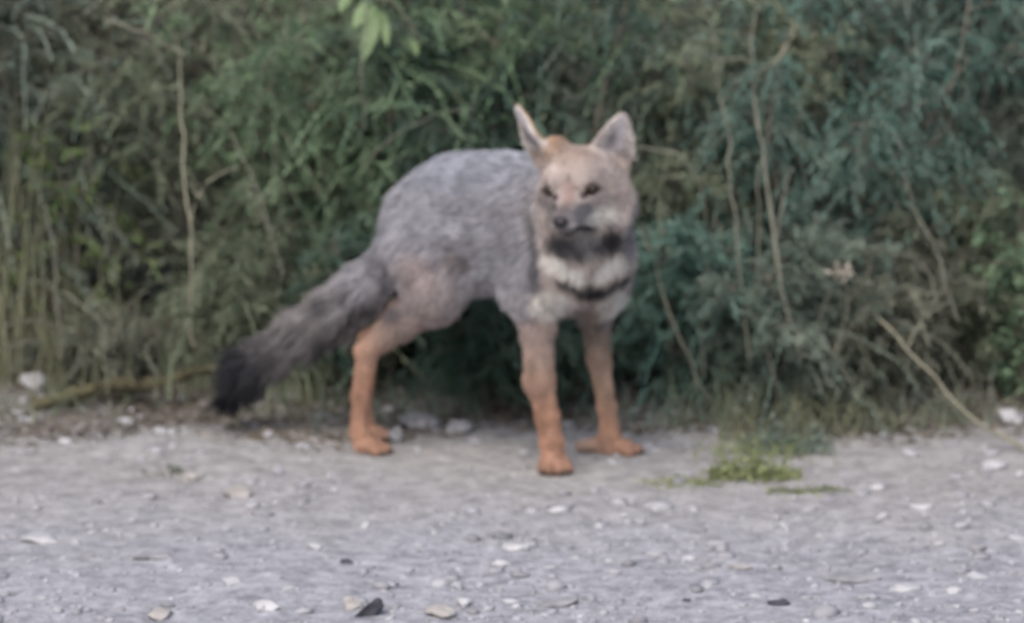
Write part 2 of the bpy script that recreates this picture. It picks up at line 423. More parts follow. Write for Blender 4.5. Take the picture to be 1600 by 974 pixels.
# front row, left to right (all in view)
bush(1, 40, 0.72, 0.75, 0.26, 'sage', 'dusty sage bush with thin upright shoots at the left edge')
bush(2, 190, 0.85, 0.85, 0.30, 'brown', 'withered brownish bush behind the pale rock and mossy branch', lowest=.12)
bush(3, 360, 0.78, 0.70, 0.28, 'olive', 'olive bush behind the curved pale stalk')
bush(4, 520, 0.70, 0.62, 0.26, 'green', 'mid green feathery bush behind the raised tail', droop=0.7)
bush(5, 640, 0.62, 0.70, 0.26, 'green', 'fresh green feathery bush arching over the back', droop=0.6, lf=0.024)
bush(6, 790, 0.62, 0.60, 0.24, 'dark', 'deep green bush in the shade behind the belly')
bush(7, 860, 0.80, 0.85, 0.30, 'green', 'tall green bush rising right behind the ears')
bush(8, 1030, 0.66, 0.62, 0.24, 'sage', 'greyish sage bush beside the chest and front legs')
bush(9, 1130, 0.62, 0.60, 0.22, 'olive', 'olive bush woven with thin dry stems right of the chest')
bush(10, 1290, 0.60, 0.75, 0.26, 'blue', 'blue green drooping bush behind the leafy weed patch', droop=0.8, lf=0.022)
bush(11, 1420, 0.78, 0.85, 0.30, 'blue', 'taller blue green bush with dark hollows below', droop=0.7)
bush(12, 1560, 0.70, 0.80, 0.28, 'sage', 'sage bush at the right edge above the pale rock')
bush(13, 1600, 0.44, 0.30, 0.12, 'green', 'green bush with small broad leaves low at the right edge', name='leafy_bush',
     ntw=160, tw_len=0.10, nlf=12, lf=0.022, lw=0.0045, nst=12, droop=0.2, fronds=0)
bush(14, 110, 0.66, 0.36, 0.10, 'lime', 'pale yellow green shoots low at the left edge', name='leafy_bush', ntw=90, tw_len=0.08, nlf=16, lf=0.022, lw=0.0022, nst=9, fronds=0)

bush(15, 150, 0.50, 0.15, 0.14, 'brown', 'low withered bush just above the mossy branch', ntw=220, tw_len=.08, fronds=12)
bush(16, 420, 0.52, 0.28, 0.16, 'olive', 'low olive bush right behind the black tail tip', ntw=420, tw_len=.11, fronds=12)
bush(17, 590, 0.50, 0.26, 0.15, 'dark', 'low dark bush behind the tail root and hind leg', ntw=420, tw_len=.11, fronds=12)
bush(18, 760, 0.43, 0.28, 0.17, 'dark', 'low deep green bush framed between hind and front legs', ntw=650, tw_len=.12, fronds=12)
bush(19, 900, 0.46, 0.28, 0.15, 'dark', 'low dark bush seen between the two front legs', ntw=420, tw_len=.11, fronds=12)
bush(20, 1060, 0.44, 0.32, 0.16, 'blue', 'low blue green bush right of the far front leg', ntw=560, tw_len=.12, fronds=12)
bush(21, 1210, 0.38, 0.30, 0.16, 'sage', 'low greyish bush directly behind the leafy weed patch', ntw=560, tw_len=.12, fronds=12)
bush(22, 1370, 0.46, 0.28, 0.17, 'brown', 'low withered bush under the long bare branch', ntw=480, tw_len=.12, fronds=12)
bush(23, 1500, 0.52, 0.30, 0.15, 'olive', 'low olive bush between bare branch and small broad leaved bush', ntw=420, tw_len=.12, fronds=12)

# second row and thicket: one continuous mass of growth behind and beyond the frame
def thicket():
    rs = np.random.RandomState(77); parts_s, parts_l = [], []
    spots = []
    for X_ in np.arange(-3.2, 3.3, 0.34):
        spots.append((X_ + rs.uniform(-.1, .1), 1.05 + rs.uniform(-.08, .12), 1.15))
    for X_ in np.arange(-3.4, 3.5, 0.42):
        spots.append((X_ + rs.uniform(-.1, .1), 1.55 + rs.uniform(-.1, .15), 1.5))
    for X_ in np.arange(-3.4, 3.5, 0.5):
        spots.append((X_ + rs.uniform(-.1, .1), 2.2 + rs.uniform(-.2, .2), 1.9))
    for s_ in (-1, 1):
        for X_ in np.arange(1.05, 3.4, 0.27): spots.append((s_ * X_, 0.78 + rs.uniform(-.08, .08), 0.95))
        for X_ in np.arange(1.08, 3.4, 0.24): spots.append((s_ * X_, 0.52 + rs.uniform(-.06, .06), 0.42))
    for (x, y, h) in spots:
        base = (x, y, float(ground_h(x, y)))
        st, tw, lv = bush_geo(rs, base, h, 0.34, 12, 300, 0.22, 26, 0.026, 0.0021, droop=0.6)
        parts_s += [st, tw]; parts_l.append(lv)
    return cat(*parts_s), (*cat(*[q[:2] for q in parts_l]), np.concatenate([q[2] for q in parts_l]))
ts, tl = thicket()
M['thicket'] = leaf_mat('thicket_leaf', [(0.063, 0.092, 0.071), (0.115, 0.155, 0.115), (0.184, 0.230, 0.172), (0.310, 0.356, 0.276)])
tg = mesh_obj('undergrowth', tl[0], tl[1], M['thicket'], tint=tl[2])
tag(tg, 'dense tangled green undergrowth behind the front bushes', 'undergrowth', kind='stuff')
mesh_obj('stems', ts[0], ts[1], bark, tg)['kind'] = 'stuff'

# bare stalks ------------------------------------------------------------
def smooth_path(pts, n=16):
    p = np.array(pts, float); t = np.linspace(0, len(p) - 1, n)
    out = []
    for u in t:
        i = min(int(u), len(p) - 2); f = u - i
        p0, p1, p2, p3 = p[max(i - 1, 0)], p[i], p[i + 1], p[min(i + 2, len(p) - 1)]
        out.append(0.5 * (2 * p1 + (p2 - p0) * f + (2 * p0 - 5 * p1 + 4 * p2 - p3) * f * f + (3 * p1 - p0 - 3 * p2 + p3) * f ** 3))
    return np.array(out)
def stalk(paths, label, mat, name='dry_stalk', catg='stalk', seed=0, group='bare stalks standing in the bushes'):
    """paths: list of (list of (px,py,Y), r0px, r1px)"""
    rs = np.random.RandomState(seed); vf = []
    for pts, r0, r1 in paths:
        P = smooth_path([at(*q) for q in pts], 24); P += rs.normal(size=P.shape) * 0.0008 + (fbm(P * 14 + seed, 2)[:, None] - .5) * np.array([.022, .01, 0])
        R = 0.66 * np.linspace(r0, r1, len(P)) / 1142 * (1 + 0.25 * (rs.rand(len(P)) - 0.5))
        vf.append(tubes(P[None], R[None], 7))
    V, F = cat(*vf)
    e = mesh_obj(name, V - np.array(at(*paths[0][0][0])), F, mat, smooth=True)
    e.location = at(*paths[0][0][0])
    tag(e, label, catg, group); return e
stalk([([(302, 540, .38), (298, 430, .36), (297, 350, .36), (288, 250, .38), (284, 150, .48), (275, 60, .62), (262, -30, .75)], 4.5, 2),
       ([(299, 345, .36), (312, 305, .35), (340, 275, .35), (372, 262, .36)], 3, 1.8),
       ([(310, 308, .35), (298, 285, .37)], 2, 1.2)], 'pale forked stalk with a side shoot curving right, left of the fox', dry, seed=1)
stalk([([(1640, 722, .09), (1590, 696, .12), (1510, 650, .16), (1450, 585, .20), (1400, 525, .24), (1340, 465, .34), (1290, 430, .42)], 6, 2.5),
       ([(1420, 545, .22), (1440, 510, .24), (1480, 470, .28)], 2.5, 1.2)], 'long bare pale branch leaning out over the track edge', dry, name='bare_branch', catg='branch', seed=2)
stalk([([(1250, 560, .24), (1225, 480, .26), (1208, 380, .29), (1200, 270, .33), (1185, 170, .40), (1180, 60, .5), (1172, -30, .6)], 7, 2.5),
       ([(1208, 380, .29), (1222, 320, .30), (1240, 260, .34)], 3, 2)], 'thickest upright grey brown stem right of the fox', dry_dim, seed=3)
stalk([([(1170, 560, .28), (1160, 440, .29), (1146, 300, .33), (1140, 180, .40), (1112, 80, .5), (1100, -30, .6)], 4.5, 2)], 'slender upright stem between fox and thickest grey brown stem', dry_dim, seed=4)
stalk([([(1125, 655, .29), (1100, 600, .28), (1065, 530, .28), (1030, 440, .30), (1000, 350, .34)], 4, 2.5)], 'slanting pale stem rising from the ground beside the far front leg', dry_dim, seed=5)
stalk([([(985, 232, .36), (1030, 235, .36), (1070, 250, .35), (1100, 300, .35), (1112, 360, .36)], 3.5, 2.5)], 'thin stem arching away from the ear at right', dry_dim, seed=6)
stalk([([(1240, 40, .40), (1215, 95, .40), (1150, 130, .42), (1128, 160, .42)], 3.5, 2)], 'short drooping dry twig near the top of the thick stems', dry, seed=7)
stalk([([(1500, 500, .32), (1465, 400, .32), (1430, 330, .35), (1408, 270, .38)], 4, 2.5)], 'lone thin stem in the hollow below the blue green bush', dry_dim, seed=8)
stalk([([(160, 30, .5), (220, 50, .48), (290, 85, .46)], 2.5, 1.5)], 'short slanting straw high in the withered bush', dry, seed=9)
stalk([([(190, 525, .42), (130, 478, .42), (95, 455, .43)], 4.5, 3), ([(100, 560, .44), (85, 420, .45), (72, 320, .46)], 4, 2.5)], 'pair of crossed dry stems above the mossy branch', dry_dim, seed=10)
stalk([([(570, 200, .40), (566, 120, .38), (570, 60, .40), (580, -20, .42)], 3, 2)], 'green brown stem holding the bright drooping leaves', dry_dim, seed=11)
stalk([([(1345, 620, .27), (1310, 560, .28), (1330, 470, .28), (1305, 420, .28)], 3.5, 2.5), ([(1330, 470, .28), (1360, 440, .28)], 2.5, 1.5)], 'crooked dry stem under the withered flower head', dry_dim, seed=12)
stalk([([(1275, 655, .32), (1310, 680, .28), (1350, 695, .25), (1400, 714, .22)], 6, 4)], 'short dark twig lying right of the leafy weed patch', bark, name='fallen_twig', catg='twig', seed=13, group=None)
for i_, (pts, lab) in enumerate([
    ([(1215, 600, .26), (1190, 500, .27), (1180, 400, .29), (1185, 300, .33), (1205, 200, .40), (1220, 90, .50)], 'fine dry stem crossing behind the thickest grey brown stem'),
    ([(1100, 590, .30), (1090, 480, .30), (1110, 380, .32), (1125, 300, .35)], 'fine dry stem standing just right of the slanting pale stem'),
    ([(1290, 600, .27), (1282, 520, .27), (1300, 450, .27)], 'straight fine stem left of the crooked dry stem'),
    ([(445, 430, .36), (420, 330, .38), (385, 250, .42), (350, 190, .48)], 'thin stem slanting left above the raised tail'),
    ([(560, 260, .38), (610, 215, .38), (680, 180, .40), (740, 170, .42)], 'thin pale stem arching over the fox back'),
    ([(1470, 480, .30), (1440, 420, .31), (1380, 390, .33), (1330, 390, .36)], 'thin bent stem in the dark hollow at right')]):
    stalk([(pts, 2.8, 1.5)], lab, dry_dim, seed=40 + i_)
# withered flower head
rs = np.random.RandomState(5); n = 60; c = at(1313, 425, .27)
D = unit(rs.normal(size=(n, 3)) + [0, -0.5, 0.6]); V, F = leaves(np.repeat(c[None], n, 0) + rs.normal(size=(n, 3)) * .004, D, rs.uniform(.010, .020, n), np.full(n, .0035), rs)
pinkdry = noise_mat('withered_petal', (0.30, 0.275, 0.23), (0.46, 0.43, 0.37), 80)
fh = mesh_obj('withered_flower', V - c, F, pinkdry); fh.location = c
tag(fh, 'withered beige flower head in the blue green bush', 'flower')

# mossy fallen branch along the bank ---------------------------------------
mossy = noise_mat('mossy_bark', (0.04, 0.036, 0.024), (0.13, 0.12, 0.07), 60, 0.95, 0.8)
pts = [(52, 626, .40), (120, 616, .41), (200, 600, .42), (270, 592, .43), (340, 580, .44)]
P = smooth_path([at(*q) for q in pts], 40); rs = np.random.RandomState(9)
P += (fbm(P * 30, 2)[:, None] - 0.5) * 0.02
V, F = tubes(P[None], ((0.35 + 1.1 * fbm(P * 55, 3)) * 0.0105 * np.linspace(1.2, 0.7, 40))[None], 12)
V += (fbm(V * 110, 2)[:, None] - 0.5) * 0.012
o = mesh_obj('fallen_branch', V - P[0], F, mossy, smooth=True); o.location = P[0]
tag(o, 'mossy brown fallen branch lying along the bank left of the tail', 'branch')

# bright drooping leaves at the top ------------------------------------------
def big_leaf(base, tip, w, bow):
    b0, t0 = np.array(base), np.array(tip); n = 12; s = np.linspace(0, 1, n)
    ax = t0 - b0; side = unit(np.cross(ax, np.array([0.2, 1, 0.1])))
    nrm = unit(np.cross(side, ax))
    mid = b0 + s[:, None] * ax + np.sin(s * 3.14)[:, None] * nrm * bow
    wv = w * np.sin(np.clip(s * 1.02, 0, 1) ** 0.75 * math.pi)[:, None] ** 0.9
    rows = [mid - side * wv + nrm * wv * 0.35, mid, mid + side * wv + nrm * wv * 0.35]
    V = np.stack(rows, 1).reshape(-1, 3); idx = np.arange(n * 3).reshape(n, 3)
    F = np.concatenate([np.stack([idx[:-1, j], idx[:-1, j + 1], idx[1:, j + 1], idx[1:, j]], -1) for j in (0, 1)])
    return V, F
blm = leaf_mat('bright_leaf', [(0.17, 0.26, 0.12), (0.24, 0.34, 0.17), (0.29, 0.38, 0.21)], 0.5, 0.35)
e = empty('broad_leaf_sprig', at(570, 10, .42))
for a_, b_, w, bw in [((585, 5, .42), (566, 100, .39), .0125, .008), ((575, 0, .43), (552, 45, .40), .010, .005), ((592, 15, .42), (605, 75, .41), .0085, .006),
                      ((640, 60, .46), (652, 88, .44), .006, .004), ((548, -20, .44), (530, 20, .42), .008, .004)]:
    V, F = big_leaf(at(*a_), at(*b_), w, bw); mesh_obj('leaf', V, F, blm, e, smooth=True)
P = smooth_path([at(655, 60, .46), at(620, 10, .45), at(585, -10, .43), at(560, -60, .44)]); V, F = tubes(P[None], np.full((1, 16), .0018), 5)
mesh_obj('stem', V, F, bark, e)
tag(e, 'bright green broad leaves drooping into the top of the picture', 'leaf sprig')

# grass tufts --------------------------------------------------------------
def tuft(seed, px_, Y, n, h, mt, label, spread=0.05, lean=0.3, w=0.0016, name='grass_tuft', py=None):
    rs = np.random.RandomState(seed)
    x = at(px_, 650, Y)[0]; base = np.array([x, Y, float(ground_h(x, Y))])
    k = 7; s = np.linspace(0, 1, k)
    O = base + rs.normal(size=(n, 3)) * [spread, spread * 0.6, 0]
    D = rs.normal(size=(n, 2)) * lean; L = h * rs.uniform(0.4, 1.1, n)
    P = np.repeat(O[:, None], k, 1)
    P[..., 0] += D[:, 0:1] * L[:, None] * s ** 1.7; P[..., 1] += D[:, 1:2] * L[:, None] * s ** 1.7
    P[..., 2] += L[:, None] * (s - 0.35 * np.linalg.norm(D, axis=1)[:, None] * s ** 2.5)
    S = unit(rs.normal(size=(n, 3)) * [1, .6, 0])[:, None]; ww = (w * (1.02 - s ** 2))[None, :, None]
    V = np.stack([P - S * ww, P + S * ww], 2).reshape(-1, 3); idx = np.arange(n * k * 2).reshape(n, k, 2)
    F = np.stack([idx[:, :-1, 0], idx[:, :-1, 1], idx[:, 1:, 1], idx[:, 1:, 0]], -1).reshape(-1, 4)
    o = mesh_obj(name, V - base, F, M[mt]); o.location = base
    tag(o, label, 'grass', 'grass tufts growing at the foot of the bushes'); return o
M['straw'] = leaf_mat('straw_blade', [(0.13, 0.14, 0.085), (0.20, 0.21, 0.13), (0.29, 0.29, 0.20)])
tuft(1, 5, .52, 45, .46, 'straw', 'tall straw coloured grass standing at the left edge', .035, .12, .002)
tuft(2, 120, .50, 60, .25, 'straw', 'thin straw grass beside the crossed dry stems', .05, .3)
tuft(3, 1190, .44, 110, .24, 'straw', 'dry grass at the foot of the thick grey brown stem', .06, .35)
tuft(4, 1260, .40, 110, .17, 'sage', 'grey green grass behind the leafy weed patch', .06, .5)
tuft(5, 470, .46, 90, .14, 'olive', 'short olive grass behind the tail', .07, .5)
tuft(6, 330, .50, 70, .17, 'olive', 'sparse olive grass at the end of the mossy branch', .06, .4)
tuft(7, 1450, .38, 80, .11, 'brown', 'withered low grass under the long bare branch', .08, .6)
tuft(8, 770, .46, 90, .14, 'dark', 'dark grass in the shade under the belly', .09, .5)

for i_, (x_, Y_, n_t, h_, m_, lab) in enumerate([
    (60, .36, 40, .07, 'olive', 'small olive tuft below the large pale rock at the left'),
    (640, .34, 60, .10, 'sage', 'grey green tuft between the hind leg and the big grey rock'),
    (1010, .30, 50, .08, 'sage', 'small grey green tuft beyond the far front paw'),
    (1110, .27, 60, .11, 'olive', 'olive tuft at the foot of the slanting pale stem'),
    (1320, .27, 60, .10, 'straw', 'straw tuft beside the short dark twig'),
    (1480, .30, 50, .07, 'olive', 'low tuft under the middle of the bare branch'),
    (430, .36, 50, .08, 'straw', 'pale tuft right behind the black tail tip')]):
    tuft(60 + i_, x_, Y_, n_t, h_, m_, lab, .05, .7, .0012)

# leafy weeds on the dirt -----------------------------------------------------
def weed(seed, px_, py_, n, r, h, mt, label, lf=.012, lw=.0028):
    rs = np.random.RandomState(seed); c = on_ground(px_, py_)
    th = rs.uniform(0, 6.28, n); rr = r * np.sqrt(rs.rand(n))
    O = np.stack([c[0] + np.cos(th) * rr * 1.3, c[1] + np.sin(th) * rr * 0.75, 0 * th], -1)
    hh = h * np.clip(1.1 - rr / r, 0.15, 1) * rs.rand(n)
    O[:, 2] = ground_h(O[:, 0], O[:, 1]) + hh
    D = unit(rs.normal(size=(n, 3)) * [1, 1, .5] + [0, 0, .5])
    V, F = leaves(O, D, lf * rs.uniform(.5, 1.3, n), lw * rs.uniform(.6, 1.2, n), rs)
    e = empty('leafy_weed', (c[0], c[1], 0)); mesh_obj('foliage', V, F, M[mt], e)
    m_ = 60; i_ = rs.choice(n, m_); P = np.linspace(0, 1, 4)[None, :, None] * (O[i_] - (c + [0, 0, 0]))[:, None] + c
    P = P * np.array([1, 1, 1.0]); V, F = tubes(P, np.full((m_, 4), .0007), 3); mesh_obj('stem', V, F, M[mt], e)
    tag(e, label, 'weed', 'low weeds growing on the track edge')
weed(1, 1172, 745, 520, .052, .035, 'weedy', 'brightest yellow green weed patch on the dirt right of the paws')
weed(2, 1225, 705, 380, .055, .07, 'sage', 'taller green weed between bright patch and bushes', .014, .002)
weed(3, 1070, 756, 90, .05, .008, 'weedy', 'thin creeping weed just right of the front paws', .008, .002)
weed(4, 1262, 768, 50, .05, .008, 'weedy', 'flat creeping weed trailing right of the bright patch', .008, .002)
weed(5, 262, 742, 45, .03, .010, 'brown', 'tiny withered weed beside the low tan stone', .010, .0016)
weed(6, 1350, 668, 400, .07, .03, 'brown', 'dead brown weed heaped above the short dark twig', .014, .002)

tuft(9, 1180, .08, 110, .045, 'weedy', 'short yellow green grass blades poking through the bright weed patch', .045, .7, .0011)
tuft(10, 1215, .20, 120, .085, 'straw', 'straw blades standing in the taller green weed', .04, .5, .0011)

# leaf litter under the bushes
rs = np.random.RandomState(21); n = 8000
x = rs.uniform(-1.3, 1.3, n); y = 0.34 + np.abs(rs.normal(size=n)) * 0.16 - 0.42 * np.clip(fbm(np.stack([x * 5, 0 * x, 0 * x], -1), 3) - .35, 0, 1) - .10 * rs.rand(n) ** 3
O = np.stack([x, y, ground_h(x, y) + .003], -1); D = unit(rs.normal(size=(n, 3)) * [1, 1, .15])
V, F = leaves(O, D, rs.uniform(.008, .03, n), rs.uniform(.0008, .003, n), rs)
M['litter'] = leaf_mat('litter', [(0.09, 0.075, 0.06), (0.18, 0.155, 0.125), (0.30, 0.26, 0.22)])
o = mesh_obj('leaf_litter', V, F, M['litter']); tag(o, 'dry leaves and bits of straw littering the soil under the bushes', 'leaf litter', kind='stuff')

# ==================================================================== FOX
def pm(r): return r / 1142.0
H = 0.0026
lo = np.array([-0.44, -0.25, -0.004]); hi = np.array([0.24, 0.37, 0.60])
dims = np.ceil((hi - lo) / H).astype(int)
SDF = np.full(dims, 0.06, np.float32)
axs = [lo[i] + H * np.arange(dims[i]) for i in range(3)]
BONES = []   # (a, b, r0, r1, colour, flow, hairlen)

def apply(fn, bmin, bmax, k, sub=False):
    i0 = np.clip(((np.array(bmin) - k - 0.02 - lo) / H).astype(int), 0, dims); i1 = np.clip(((np.array(bmax) + k + 0.02 - lo) / H).astype(int) + 1, 0, dims)
    sl = tuple(slice(a, b) for a, b in zip(i0, i1))
    g = np.stack(np.meshgrid(*[axs[i][sl[i]] for i in range(3)], indexing='ij'), -1)
    if g.size == 0: return
    d = fn(g); S = SDF[sl]
    if sub:
        d = -d; h = np.maximum(k - np.abs(S - d), 0) / k; SDF[sl] = np.maximum(S, d) + h * h * k * 0.25
    else:
        h = np.maximum(k - np.abs(S - d), 0) / k; SDF[sl] = np.minimum(S, d) - h * h * k * 0.25

def bone(a, b, r0, r1, k=0.03, colr=None, flow=None, hl=0.015, squash=None, sq=1.0):
    a = np.array(a, float); b = np.array(b, float); ab = b - a; L2 = ab @ ab + 1e-12
    R = max(r0, r1)
    def fn(g):
        p = g - a; h = np.clip((p @ ab) / L2, 0, 1); q = p - h[..., None] * ab
        if squash is not None:
            c = q @ squash; q = q + (c * (1 / sq - 1))[..., None] * squash
        return (np.linalg.norm(q, axis=-1) - (r0 + (r1 - r0) * h)) * (sq if squash is not None else 1)
    apply(fn, np.minimum(a, b) - R, np.maximum(a, b) + R, k)
    if flow is None: flow = unit(ab)
    BONES.append((a, b, r0, r1, colr, np.array(flow, float), hl))

def ball(c, r, k=0.02, sub=False, colr=None, flow=None, hl=0.008, axes=None, rad3=None):
    c = np.array(c, float)
    if rad3 is None:
        fn = lambda g: np.linalg.norm(g - c, axis=-1) - r; R = r
    else:
        rad3 = np.array(rad3); R = rad3.max()
        def fn(g):
            q = (g - c) @ axes.T
            n = np.linalg.norm(q / rad3, axis=-1); n2 = np.linalg.norm(q / rad3 ** 2, axis=-1)
            return n * (n - 1) / (n2 + 1e-6)
    apply(fn, c - R, c + R, k, sub)
    if colr is not None: BONES.append((c, c + 1e-4, R if rad3 is None else float(np.mean(rad3)), R if rad3 is None else float(np.mean(rad3)), colr, np.array(flow if flow is not None else (0, 0, -1.), float), hl))

GREY = (0.325, 0.32, 0.35); GREYD = (0.18, 0.172, 0.187); ORG = (0.43, 0.255, 0.18); ORGL = (0.39, 0.28, 0.225)
TAN = (0.485, 0.415, 0.38); WHITE = (0.74, 0.69, 0.62); BLACK = (0.022, 0.023, 0.030); PALE = (0.42, 0.37, 0.35)
SMOKE = (0.10, 0.095, 0.098)
lat = unit(np.array([0.42, 0.9, 0.0]))      # fox's sideways axis at mid body
back = unit(np.array([-0.93, 0.30, -0.25]))
# torso
def tb(p0, r0, p1, r1, colr, k=0.04, sq=0.80, hl=0.012, flow=back):
    bone(at(*p0), at(*p1), pm(r0), pm(r1), k, colr, flow, hl, lat, sq)
tb((672, 358, .175), 80, (722, 344, .145), 91, GREY, 0.03, 0.72)
tb((722, 344, .145), 91, (790, 350, .115), 99, GREY, 0.03, 0.76)
tb((790, 350, .115), 99, (850, 375, .075), 96, GREY, 0.03, 0.80)
bone(at(735, 425, .11), at(690, 460, .10), pm(24), pm(26), 0.03, GREY, back, .008)
tb((850, 330, .075), 78, (890, 330, .02), 62, GREY, 0.03, 0.95, flow=unit(np.array([-.7, .4, -.5])))
dn = np.array([0.0, 0.1, -1.0])
bone(at(890, 340, .03), at(915, 395, .02), pm(62), pm(64), 0.03, TAN, dn, 0.011)
bone(at(880, 430, .04), at(930, 440, .06), pm(56), pm(52), 0.03, PALE, dn, 0.012)
# thighs and hind legs
def hind(dY, dx, dy, thY):
    bone(at(655, 400, thY), at(672, 452, thY - .015 if dY == 0 else thY), pm(60), pm(42), 0.03, GREY, unit(np.array([-.35, 0, -1])), 0.010, lat, 0.7)
    kn = at(680 + dx * .5, 468 + dy * .5, .10 + dY); hk = at(574 + dx, 551 + dy, .125 + dY)
    mid = kn * 0.5 + hk * 0.5 + np.array([0, 0, 0.004])
    bone(kn, mid, pm(37), pm(25), 0.014, (0.33, 0.25, 0.23), None, 0.007, lat, 0.75)
    bone(mid, hk, pm(25), pm(15), 0.008, ORGL, None, 0.005)
    f1 = at(563 + dx, 620 + dy, .12 + dY); f2 = at(562 + dx, 676 + dy, .115 + dY)
    bone(hk, f1, pm(15.5), pm(11.5), 0.008, ORG, None, 0.0060)
    bone(hk + [0, 0, 0.006], hk + [-.008, 0, .004], pm(12), pm(10), 0.008, ORG, dn, 0.0045)
    bone(f1, f2, pm(11.5), pm(13), 0.006, ORG, None, 0.0060)
    return f2
def paw(ank, heel, d, size, spread=0.010, colr=ORG):
    """ankle point, heel ground point, direction of toes (2D)"""
    d = unit(np.array([d[0], d[1], 0.0])); s = np.array([-d[1], d[0], 0])
    hl = np.array([heel[0], heel[1], size * 0.85])
    bone(ank, hl, size * 1.0, size * 1.0, 0.006, colr, dn, 0.004)
    fr = hl + d * size * 1.5
    bone(hl, fr, size * 1.0, size * 0.88, 0.006, colr, d, 0.006, np.array([0, 0, 1.]), 0.85)
    for j, (o_, f_) in enumerate([(-1.35, .75), (-.48, 1.15), (.48, 1.15), (1.35, .75)]):
        a_ = fr + s * o_ * spread * .72 + d * size * (f_ - 1.1); t_ = fr + s * o_ * spread + d * size * f_
        a_[2] = size * 0.85; t_[2] = size * 0.52
        bone(a_, t_, size * 0.56, size * 0.50, 0.002, tuple(0.85 * q_ for q_ in colr), d, 0.0022)
        CLAWS.append((t_ + d * size * .35 + [0, 0, -.001], t_ + d * size * 0.95 + [0, 0, -size * .38]))
def toe_gaps(heel, d, size, spread):
    d = unit(np.array([d[0], d[1], 0.0])); s_ = np.array([-d[1], d[0], 0]); fr = np.array([heel[0], heel[1], size * .85]) + d * size * 1.5
    for o_ in (-.92, 0, .92):
        a = fr + s_ * o_ * spread * .9 + d * size * .35 + [0, 0, size * .75]; b_ = fr + s_ * o_ * spread + d * size * 1.7 - [0, 0, size * .2]
        ab = b_ - a
        def fn(g):
            p = g - a; h = np.clip((p @ ab) / (ab @ ab), 0, 1); return np.linalg.norm(p - h[..., None] * ab, axis=-1) - size * .13
        apply(fn, np.minimum(a, b_), np.maximum(a, b_), .003, sub=True)
CLAWS = []
f2 = hind(0, 0, 0, .11)
hp = at(565, 690, .11); paw(f2, (hp[0] + .003, .112), (0.92, -0.50), 0.0125, .0105); toe_gaps((hp[0] + .003, .112), (0.92, -0.50), 0.0125, .0105)
f2 = hind(.085, 6, -19, .235)
hp = at(568, 690, .195); paw(f2, (hp[0] + .002, .197), (0.92, -0.38), 0.0125)
# front legs
bone(at(838, 390, .035), at(828, 455, .03), pm(54), pm(42), 0.03, GREY, unit(np.array([-.4, 0, -1])), 0.011, lat, 0.8)
bone(at(832, 465, .03), at(840, 515, .02), pm(33), pm(26), 0.018, (0.31, 0.255, 0.25), dn, 0.007)
bone(at(840, 515, .02), at(843, 595, .015), pm(25), pm(22), 0.008, (0.40, 0.30, 0.25), None, 0.005)
bone(at(843, 595, .015), at(855, 648, .012), pm(21.5), pm(16), 0.008, ORG, None, 0.0060)
bone(at(855, 648, .012), at(863, 695, .012), pm(16), pm(18), 0.006, ORG, None, 0.0060)
pw = at(865, 700, .012); paw(at(863, 695, .012), (pw[0], .010), (0.06, -1.0), 0.0155, 0.0130); toe_gaps((pw[0], .010), (0.06, -1.0), 0.0155, 0.0130)
bone(at(915, 430, .095), at(928, 480, .10), pm(46), pm(29), 0.03, GREY, dn, 0.010)
bone(at(929, 485, .10), at(936, 560, .10), pm(21), pm(16.5), 0.014, (0.34, 0.26, 0.21), None, 0.006)
bone(at(936, 560, .10), at(948, 635, .105), pm(16.5), pm(13.5), 0.008, (0.41, 0.29, 0.22), None, 0.005)
bone(at(948, 635, .105), at(953, 680, .105), pm(13.5), pm(14), 0.006, ORG, None, 0.0060)
pw = at(957, 690, .105); paw(at(953, 680, .105), (pw[0], .105), (1.0, -0.30), 0.0130, 0.0112); toe_gaps((pw[0], .105), (1.0, -0.30), 0.0130, 0.0112)
bone(at(905, 697, .11), at(950, 694, .105), pm(8), pm(13), 0.012, ORGL, None, 0.0045)
# tail
tailp = [((618, 400, .20), 48), ((575, 450, .22), 47), ((530, 483, .23), 43), ((482, 516, .235), 35), ((436, 546, .24), 29), ((388, 578, .235), 32), ((366, 612, .228), 20)]
tcol = [GREY, (0.24, 0.225, 0.23), (0.25, 0.23, 0.23), (0.16, 0.15, 0.152), (0.045, 0.045, 0.05), (0.012, 0.012, 0.016)]
for i in range(6):
    (p0, r0), (p1, r1) = tailp[i], tailp[i + 1]
    sc_ = 0.74
    bone(at(*p0), at(*p1), pm(r0 * sc_ * .93), pm(r1 * 0.69), 0.02, tcol[i], None, 0.016 if i == 0 else 0.029)

# head ---------------------------------------------------------------
yaw, pit, rol = rad(-17), rad(-16), rad(-2.5)
CB = -CF
Fh = CR * math.sin(yaw) * math.cos(pit) + CU * math.sin(pit) + CB * math.cos(yaw) * math.cos(pit)
Uh = unit(CU - Fh * (CU @ Fh)); Rh = np.cross(Uh, Fh); Rh = Rh if Rh @ CR > 0 else -Rh
Uh, Rh = Uh * math.cos(rol) + Rh * math.sin(rol), Rh * math.cos(rol) - Uh * math.sin(rol)
HC = at(908, 285, -0.06)
AX = np.stack([Rh, Fh, Uh])
def hd(x, y, z): return HC + Rh * x + Fh * y + Uh * z
hb = -Fh * 0.8 - Uh * 0.3
ball(HC, 0, 0.02, colr=TAN, flow=hb, hl=.005, axes=AX, rad3=(0.051, 0.054, 0.048))
for s in (-1, 1):
    ball(hd(s * .028 + .003, .002, -.024), .029, 0.025, colr=TAN, flow=hb + Rh * s * .5 - Uh * .5, hl=.007)
    ball(hd(s * .033 + .005, -.008, -.040), .024, 0.025, colr=TAN, flow=hb + Rh * s * .4 - Uh * .8, hl=.010)
    ball(hd(s * .020, .036, .017), .015, 0.018, colr=TAN, flow=hb, hl=.004)
